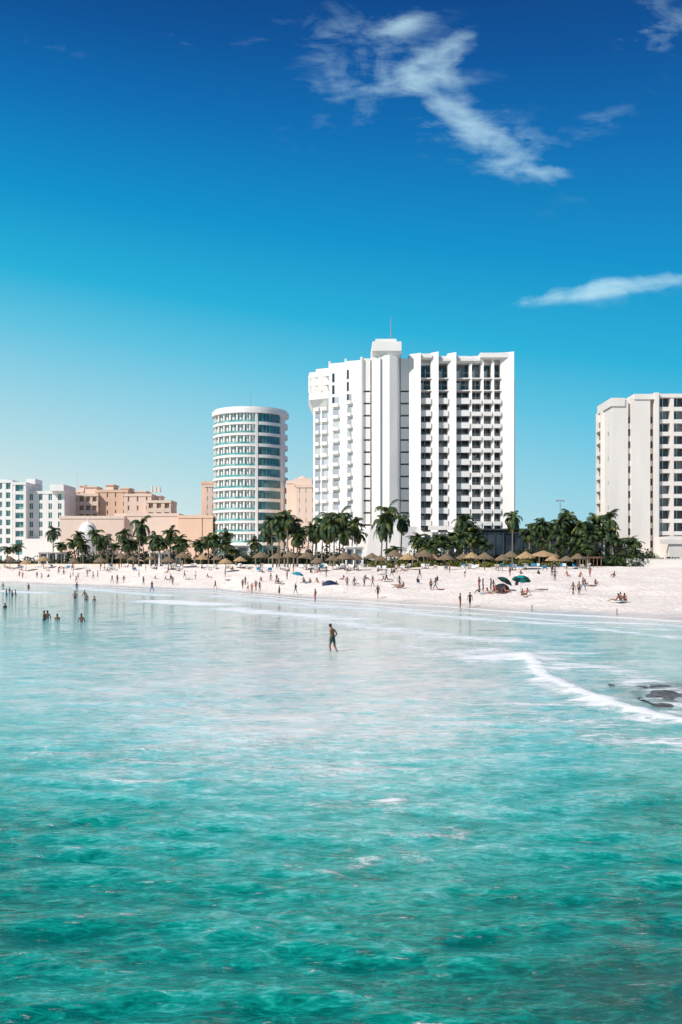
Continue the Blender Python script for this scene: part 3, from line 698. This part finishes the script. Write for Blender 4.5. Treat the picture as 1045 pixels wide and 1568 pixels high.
# ---------------------------------------------------------------- people
def person(pose,skin,suit,hair,top=None,female=False,long=False,name='person'):
    S=[];E=[];Rr=[];lab=[]
    def v(p,r): S.append(p);Rr.append(r);return len(S)-1
    def e(a,b,l): E.append((a,b));lab.append(l)
    J=pose; sh=.9 if female else 1.0
    pel=v(J['pel'],.125 if not female else .13); sp=v(J['sp'],.115*sh); ch=v(J['ch'],.135*sh); nk=v(J['nk'],.055)
    e(pel,sp,'waist');e(sp,ch,'torso');e(ch,nk,'neck')
    nkp=Vector(J['nk']); hd=Vector(J['hd']); fw=Vector(J.get('fw',(0,-1,0))); upv=(hd-nkp).normalized()
    h1=v(tuple(nkp+upv*.07),.066); h2=v(tuple(hd),.098); h3=v(tuple(hd+upv*.075-fw*.01),.07)
    e(nk,h1,'neck');e(h1,h2,'head');e(h2,h3,'head')
    jaw=v(tuple(hd-upv*.075+fw*.055),.045); e(h1,jaw,'face')
    extra=[]
    for s in ('L','R'):
        a=v(J['s'+s],.062*sh);b_=v(J['e'+s],.043*sh);c=v(J['w'+s],.028);hnd=v(J['h'+s],.036)
        e(ch,a,'torso');e(a,b_,'arm');e(b_,c,'arm');e(c,hnd,'arm')
        hv=(Vector(J['h'+s])-Vector(J['w'+s])).normalized(); sd_=hv.cross(Vector((0,0,1)) if abs(hv.z)<.8 else Vector((0,1,0)) ).normalized()
        if abs(hv.z)>=.8: sd_=Vector((0,1,0))-hv*hv.y; sd_.normalize()
        curl=hv.cross(sd_)*(1 if s=='L' else -1)
        for k_,ln in ((-1.5,.06),(-.5,.075),(.5,.07),(1.5,.052)):
            o=Vector(J['h'+s])+sd_*k_*.019+hv*.015
            extra.append([tuple(o),tuple(o+hv*ln*.55+curl*.006),tuple(o+hv*ln+curl*.025)])
        o=Vector(J['w'+s])+hv*.03-sd_*.02; extra.append([tuple(o),tuple(o-sd_*.03+hv*.03),tuple(o-sd_*.035+hv*.06+curl*.01)])
        hp=v(J['p'+s],.092);kn=v(J['k'+s],.06);cf=Vector(J['k'+s])*.62+Vector(J['a'+s])*.38+Vector((0,.015,0)); cfi=v(tuple(cf),.054);an=v(J['a'+s],.038);to=v(J['t'+s],.033)
        e(pel,hp,'hip');e(hp,kn,'thigh');e(kn,cfi,'shin');e(cfi,an,'shin');e(an,to,'foot')
    def skin_obj(vs,es,rs_,root,sub):
        me=bpy.data.meshes.new('t'); me.from_pydata(vs,es,[]); o=bpy.data.objects.new('t',me); scene.collection.objects.link(o)
        md=o.modifiers.new('s','SKIN'); me.skin_vertices[0].data[root].use_root=True
        for i,r_ in enumerate(rs_): me.skin_vertices[0].data[i].radius=(r_,r_)
        md.branch_smoothing=0.4
        sb=o.modifiers.new('u','SUBSURF'); sb.levels=sub;sb.render_levels=sub
        dg=bpy.context.evaluated_depsgraph_get(); dg.update(); ev=o.evaluated_get(dg); m2=ev.to_mesh()
        V=[tuple(x.co) for x in m2.vertices];Fc=[tuple(p.vertices) for p in m2.polygons]; ev.to_mesh_clear()
        bpy.data.objects.remove(o); return V,Fc
    V,Fc=skin_obj(S,E,Rr,pel,1)
    B=MB(); Sv=[Vector(s) for s in S]
    for f in Fc:
        c=sum((Vector(V[i]) for i in f),Vector())/len(f); best=None;bd=9
        for (a,b_),l in zip(E,lab):
            A=Sv[a];D_=Sv[b_]-A; t=max(0,min(1,(c-A).dot(D_)/max(1e-9,D_.length_squared))); dd=(c-(A+D_*t)).length-(Rr[a]*(1-t)+Rr[b_]*t)*.8
            if dd<bd: bd=dd;best=l;tt=t
        mi=0
        if best=='head' or best=='face':
            r_=c-hd; 
            if best=='head' and (r_.dot(upv)>.03 or r_.dot(fw)<.015): mi=2
        elif best=='hip' or (best=='thigh' and tt<(.25 if female else .62)) or (best=='waist' and tt<.45): mi=1
        elif top and best in('torso','waist') : mi=3
        if female and not top and best=='torso' and tt>.45: mi=1
        B.f.append(f);B.m.append(mi)
    B.v=list(V)
    for ex in extra:
        V2,F2=skin_obj(ex,[(0,1),(1,2)],[.0095,.0085,.007],0,1); B.add(V2,F2,0)
    rt=upv.cross(fw).normalized()
    def blob(c,r3,mi,n=6):
        vs=[];m_=4
        for j in range(m_+1):
            for i in range(n):
                th=math.pi*j/m_;ph_=2*math.pi*i/n
                vs.append(c+rt*r3[0]*math.sin(th)*math.cos(ph_)+fw*r3[1]*math.sin(th)*math.sin(ph_)+upv*r3[2]*math.cos(th))
        B.add(vs,[(j*n+i,j*n+(i+1)%n,(j+1)*n+(i+1)%n,(j+1)*n+i) for j in range(m_) for i in range(n)],mi)
    blob(hd+fw*.095-upv*.015,(.014,.02,.025),0)
    for s in(-1,1):
        blob(hd+rt*s*.085-upv*.01,(.012,.02,.03),0); blob(hd+rt*s*.033+fw*.085+upv*.012,(.013,.008,.008),2)
    blob(hd+fw*.075-upv*.06,(.025,.012,.006),0)
    blob(hd+upv*.03-fw*.022,(.093,.098,.095),2,10)
    if long: blob(hd-fw*.075-upv*.09,(.075,.045,.15),2,10)
    return B.mesh(name,[M[skin],M[suit],M[hair],M[top] if top else M[suit]],True)
def pose_stand(arm=0,stride=0,lean=0):
    P_=dict(pel=(0,0,.95),sp=(0,.01-lean*.3,1.15),ch=(0,-lean,1.36),nk=(0,-lean*1.3,1.50),hd=(0,-.015-lean*1.7,1.645))
    for s,n in ((1,'L'),(-1,'R')):
        P_['s'+n]=(.175*s,-lean,1.43)
        sw=stride*s
        if arm==0: P_['e'+n]=(.235*s,.03-lean+sw*.25,1.14);P_['w'+n]=(.25*s,-.04-lean+sw*.5,.90);P_['h'+n]=(.25*s,-.06-lean+sw*.58,.83)
        elif arm==1: P_['e'+n]=(.38*s,.06,1.2);P_['w'+n]=(.2*s,-.02,1.04);P_['h'+n]=(.14*s,-.06,1.0)
        else:
            if s==1: P_['e'+n]=(.3,-.16,1.33);P_['w'+n]=(.16,-.2,1.54);P_['h'+n]=(.1,-.16,1.6)
            else: P_['e'+n]=(-.23,.03,1.14);P_['w'+n]=(-.26,-.08,.9);P_['h'+n]=(-.26,-.1,.83)
        P_['p'+n]=(.09*s,0,.90);P_['k'+n]=(.105*s,-.03-sw*.45,.5);P_['a'+n]=(.11*s,.02-sw*.7,.08+max(0,-sw)*.12);P_['t'+n]=(.125*s,-.14-sw*.7,.035)
    return P_
def pose_sit(rec=0):
    P_=dict(pel=(0,0,.12),sp=(0,.04+rec*.1,.32),ch=(0,.02+rec*.25,.52),nk=(0,0+rec*.3,.66),hd=(0,-.03+rec*.28,.80))
    for s,n in ((1,'L'),(-1,'R')):
        P_['s'+n]=(.17*s,0+rec*.27,.6)
        if rec: P_['e'+n]=(.23*s,.42,.33);P_['w'+n]=(.26*s,.5,.09);P_['h'+n]=(.27*s,.55,.04)
        else: P_['e'+n]=(.24*s,-.16,.42);P_['w'+n]=(.12*s,-.36,.42);P_['h'+n]=(.05*s,-.42,.4)
        P_['p'+n]=(.1*s,-.03,.13);P_['k'+n]=(.13*s,-.4,.42-rec*.15);P_['a'+n]=(.12*s,-.62-rec*.15,.07);P_['t'+n]=(.13*s,-.76-rec*.15,.04)
    return P_
def pose_lie():
    P_=pose_stand(); return {k_:(v_[0],v_[2]-.95,.13-v_[1]*.4) for k_,v_ in P_.items()}
people=[person(pose_stand(0,0),'skin_tan','navy_cloth','hair'),
 person(pose_stand(0,.45),'skin_tan','black_cloth','hair',None,True,True),
 person(pose_stand(1,0),'skin_tan','red_cloth','hair'),
 person(pose_stand(2,.3),'skin_light','black_cloth','hair','white_cloth'),
 person(pose_stand(0,.4),'skin_tan','black_cloth','hair','black_cloth',False,False),
 person(pose_stand(1,.1),'skin_dark','navy_cloth','hair',None,True,True),
 person(pose_stand(0,.5),'skin_dark','blue_cloth','hair')]
sitp=[person(pose_sit(0),'skin_tan','black_cloth','hair'),person(pose_sit(1),'skin_tan','red_cloth','hair',None,True,True),person(pose_sit(0),'skin_dark','navy_cloth','hair','black_cloth')]
lie_pose=pose_lie(); lie_pose['fw']=(0,0,1)
liep=person(lie_pose,'skin_tan','black_cloth','hair',None,True)
def put(kind,px,py,rz=None,sc=1,dz=0,name=None):
    D=hit(px,py); z=max(0.0,float(tz(X(px,D),D)))
    me={'s':lambda:people[R.randrange(7)],'t':lambda:sitp[R.randrange(3)],'l':lambda:liep}[kind]() if isinstance(kind,str) else kind
    nm=name or {'s':'beachgoer_standing','t':'beachgoer_sitting','l':'sunbather_lying'}.get(kind,'beachgoer_standing')
    return place(me,nm,(X(px,D),D,z+dz),R.uniform(0,6.28) if rz is None else rz,sc*R.uniform(.94,1.03))
stand=[(705,932),(720,931),(483,922),(579,917),(453,911),(233,904),(172,893),(180,894),(190,893),(220,896),(265,896),(262,893),(150,884),(112,883),(120,888),(108,888),(117,893),(57,886),(64,888),(30,884),(35,886),(90,880),(98,882),(300,888),(372,902),(380,906),(386,909),(392,905),(398,906),(376,898),(532,900),(543,900),(558,899),(571,899),(415,892),(424,894),(660,905),(667,904),(612,900),(734,903),(740,906),(752,905),(756,909),(878,914),(887,912),(893,905),(643,887),(600,884),(500,884),(345,884),(330,903),(213,884),(283,886),(712,885),(850,890),(440,888),(592,889),(134,884),(143,887)]
for px,py in stand: put('s',px,py)
sit=[(943,921),(950,920),(957,921),(800,913),(806,912),(792,898),(897,896),(912,896),(618,900),(610,901),(545,896),(735,908),(749,910),(760,907),(775,907),(427,893),(465,892),(475,893),(595,889),(585,890),(515,898),(495,898),(486,892),(670,890),(240,888),(256,889),(180,886),(75,884),(640,893),(400,890),(320,885),(560,888),(525,888)]
for px,py in sit: put('t',px,py)
for px,py in ((430,895),(607,897),(830,904),(290,888),(905,898),(770,910),(350,889)): put('l',px,py)
for i in range(38):
    px=R.uniform(0,960); y0=float(np.interp(px,[0,500,1000],[867,874,880])); put(R.choice('sstt'),px,y0+R.uniform(0,7))
for px,py,dz in ((68,950,-.95),(73,948,-1.0),(88,949,-1.2),(125,952,-1.05),(8,931,-1.2),(10,911,-.8),(19,912,-.9),(24,911,-.8),(15,908,-.8),(115,918,-.6),(133,919,-.8),(130,916,-.6),(145,920,-1.1),(44,905,-.4),(428,909,-.5),(118,905,-.2),(233,906,-.1),(5,903,-.4)):
    put(people[0] if R.random()<.5 else people[6],px,py,None,1,dz,'bather_wading')
wp=dict(pel=(0,0,.95),sp=(0,-.03,1.15),ch=(0,-.06,1.36),nk=(.0,-.10,1.49),hd=(.0,-.18,1.61),fw=(0,-.88,-.47))
wp.update(sL=(.18,-.05,1.42),eL=(.30,.08,1.17),wL=(.30,.02,.94),hL=(.28,-.01,.87),sR=(-.18,-.06,1.42),eR=(-.29,.06,1.16),wR=(-.26,-.12,.96),hR=(-.24,-.18,.9))
wp.update(pL=(.095,0,.9),kL=(.11,-.14,.52),aL=(.11,-.06,.1),tL=(.12,-.2,.05),pR=(-.095,0,.9),kR=(-.11,.04,.5),aR=(-.11,.24,.14),tR=(-.12,.12,.05))
put(person(wp,'skin_tan','green_cloth','hair'),510,998,math.radians(-128),1.02,-.22,'wading_man')
# ---------------------------------------------------------------- sky
w=bpy.data.worlds.new('World'); scene.world=w; w.use_nodes=True; nt=w.node_tree; nt.nodes.clear()
el=math.radians(42); azl=math.radians(50)
out=N(nt,'ShaderNodeOutputWorld'); bg=N(nt,'ShaderNodeBackground'); bg.inputs['Strength'].default_value=0.1
nt.links.new(bg.outputs[0],out.inputs[0])
sk=N(nt,'ShaderNodeTexSky',sky_type='NISHITA'); sk.sun_disc=False; sk.sun_elevation=el
sdir=Vector((-math.sin(azl)*math.cos(el),-math.cos(azl)*math.cos(el),math.sin(el)))
sk.sun_rotation=math.atan2(sdir.x,sdir.y)
tc=N(nt,'ShaderNodeTexCoord'); sp_=N(nt,'ShaderNodeSeparateXYZ'); nt.links.new(tc.outputs['Generated'],sp_.inputs[0])
kx=mth(nt,'MULTIPLY_ADD',sp_.outputs[2],-0.42,0.24,clamp=True)
ex=mth(nt,'ADD',mth(nt,'MULTIPLY',sp_.outputs[0],kx),sp_.outputs[2])
def s10(c): return lin(*c)
rp=ramp(nt,[(0.0,s10((214,232,234))),(0.06,s10((180,222,232))),(0.12,s10((146,211,231))),(0.18,s10((96,197,227))),(0.235,s10((34,178,219))),(0.31,s10((0,148,206))),(0.40,s10((0,110,181))),(0.46,s10((0,84,156))),(0.52,s10((0,62,128))),(1.0,s10((0,40,95)))])
nt.links.new(ex,rp.inputs[0])
rp10=N(nt,'ShaderNodeVectorMath',operation='SCALE'); rp10.inputs['Scale'].default_value=10.0; nt.links.new(rp.outputs[0],rp10.inputs[0])
base=mixc(nt,0.05,rp10.outputs[0],sk.outputs[0])
yy=mth(nt,'MAXIMUM',sp_.outputs[1],0.02)
u=mth(nt,'DIVIDE',sp_.outputs[0],yy); v_=mth(nt,'DIVIDE',sp_.outputs[2],yy)
def ell(px,py,a,b_,ang,st):
    u0=(px-CX)/F;v0=(HY-py)/F; c,s=math.cos(ang),math.sin(ang)
    du=mth(nt,'SUBTRACT',u,u0);dv=mth(nt,'SUBTRACT',v_,v0)
    p=mth(nt,'ADD',mth(nt,'MULTIPLY',du,c*F/a),mth(nt,'MULTIPLY',dv,s*F/a)); q_=mth(nt,'ADD',mth(nt,'MULTIPLY',du,-s*F/b_),mth(nt,'MULTIPLY',dv,c*F/b_))
    r2=mth(nt,'ADD',mth(nt,'MULTIPLY',p,p),mth(nt,'MULTIPLY',q_,q_))
    return mth(nt,'MULTIPLY',mth(nt,'EXPONENT',mth(nt,'MULTIPLY',r2,-1.0)),st)
blobs=[(622,34,40,16,0.2,.5),(700,75,45,22,0.5,.8),(650,108,40,26,.3,.75),(690,168,44,18,-.35,.75),(750,210,55,16,-.3,.65),(820,262,62,12,-.1,.55),(670,140,170,80,-.75,.42),(520,130,110,70,.2,.34),(1000,40,70,50,0,.56),(870,452,75,10,.12,.82),(985,432,95,11,.07,.8),(920,445,170,26,.1,.35),(75,70,50,12,-.2,.46),(310,62,60,14,0,.34),(920,180,70,25,.5,.36),(790,240,90,40,-.3,.38),(480,50,90,30,.1,.26)]
mk=None
for bl in blobs:
    e_=ell(*bl); mk=e_ if mk is None else mth(nt,'ADD',mk,e_)
mk=mth(nt,'MINIMUM',mk,1.05)
cv=N(nt,'ShaderNodeCombineXYZ'); nt.links.new(u,cv.inputs[0]); nt.links.new(v_,cv.inputs[1])
def cnoise(rot,scl,sc,det,ro,di):
    mp=N(nt,'ShaderNodeMapping'); mp.inputs['Rotation'].default_value=(0,0,rot); mp.inputs['Scale'].default_value=scl; nt.links.new(cv.outputs[0],mp.inputs[0])
    cn=N(nt,'ShaderNodeTexNoise'); cn.inputs['Scale'].default_value=sc; cn.inputs['Detail'].default_value=det; cn.inputs['Roughness'].default_value=ro; cn.inputs['Distortion'].default_value=di; nt.links.new(mp.outputs[0],cn.inputs['Vector']); return cn.outputs[0]
ca_=cnoise(.5,(.8,1.3,1),20,7,.58,.6); cb_=cnoise(.3,(.5,1.7,1),44,5,.6,.4)
nn_=mth(nt,'ADD',mth(nt,'MULTIPLY_ADD',ca_,1.9,-0.45),mth(nt,'MULTIPLY_ADD',cb_,1.0,-0.5))
cl=mth(nt,'SUBTRACT',mth(nt,'ADD',mth(nt,'MULTIPLY',mk,.85),nn_),.74)
cl=mth(nt,'MAXIMUM',cl,0.0)
cl=mth(nt,'POWER',cl,1.35)
cl=mth(nt,'SUBTRACT',1.0,mth(nt,'EXPONENT',mth(nt,'MULTIPLY',cl,-1.1)))
cl=mth(nt,'MULTIPLY',cl,mth(nt,'MULTIPLY',mk,1.8,clamp=True))
cl=mth(nt,'MULTIPLY',cl,mth(nt,'GREATER_THAN',sp_.outputs[1],0.05))
skyc=mixc(nt,cl,base,(6.0,8.8,9.8,1))
nt.links.new(skyc,bg.inputs['Color'])
# ---------------------------------------------------------------- sun + camera
sl=bpy.data.lights.new('sun','SUN'); sl.energy=4.8; sl.angle=math.radians(.5); sl.color=(1,.95,.89)
so=bpy.data.objects.new('sun',sl); scene.collection.objects.link(so); so.rotation_euler=sdir.to_track_quat('Z','Y').to_euler()
cam=bpy.data.cameras.new('camera'); co=bpy.data.objects.new('camera',cam); scene.collection.objects.link(co)
co.location=(0,0,H); co.rotation_euler=(math.pi/2,0,0)
cam.sensor_fit='VERTICAL'; cam.sensor_height=36; cam.sensor_width=24; cam.lens=36*F/1568.; cam.shift_y=(HY-784)/1568.; cam.clip_end=20000; cam.clip_start=.1
scene.camera=co
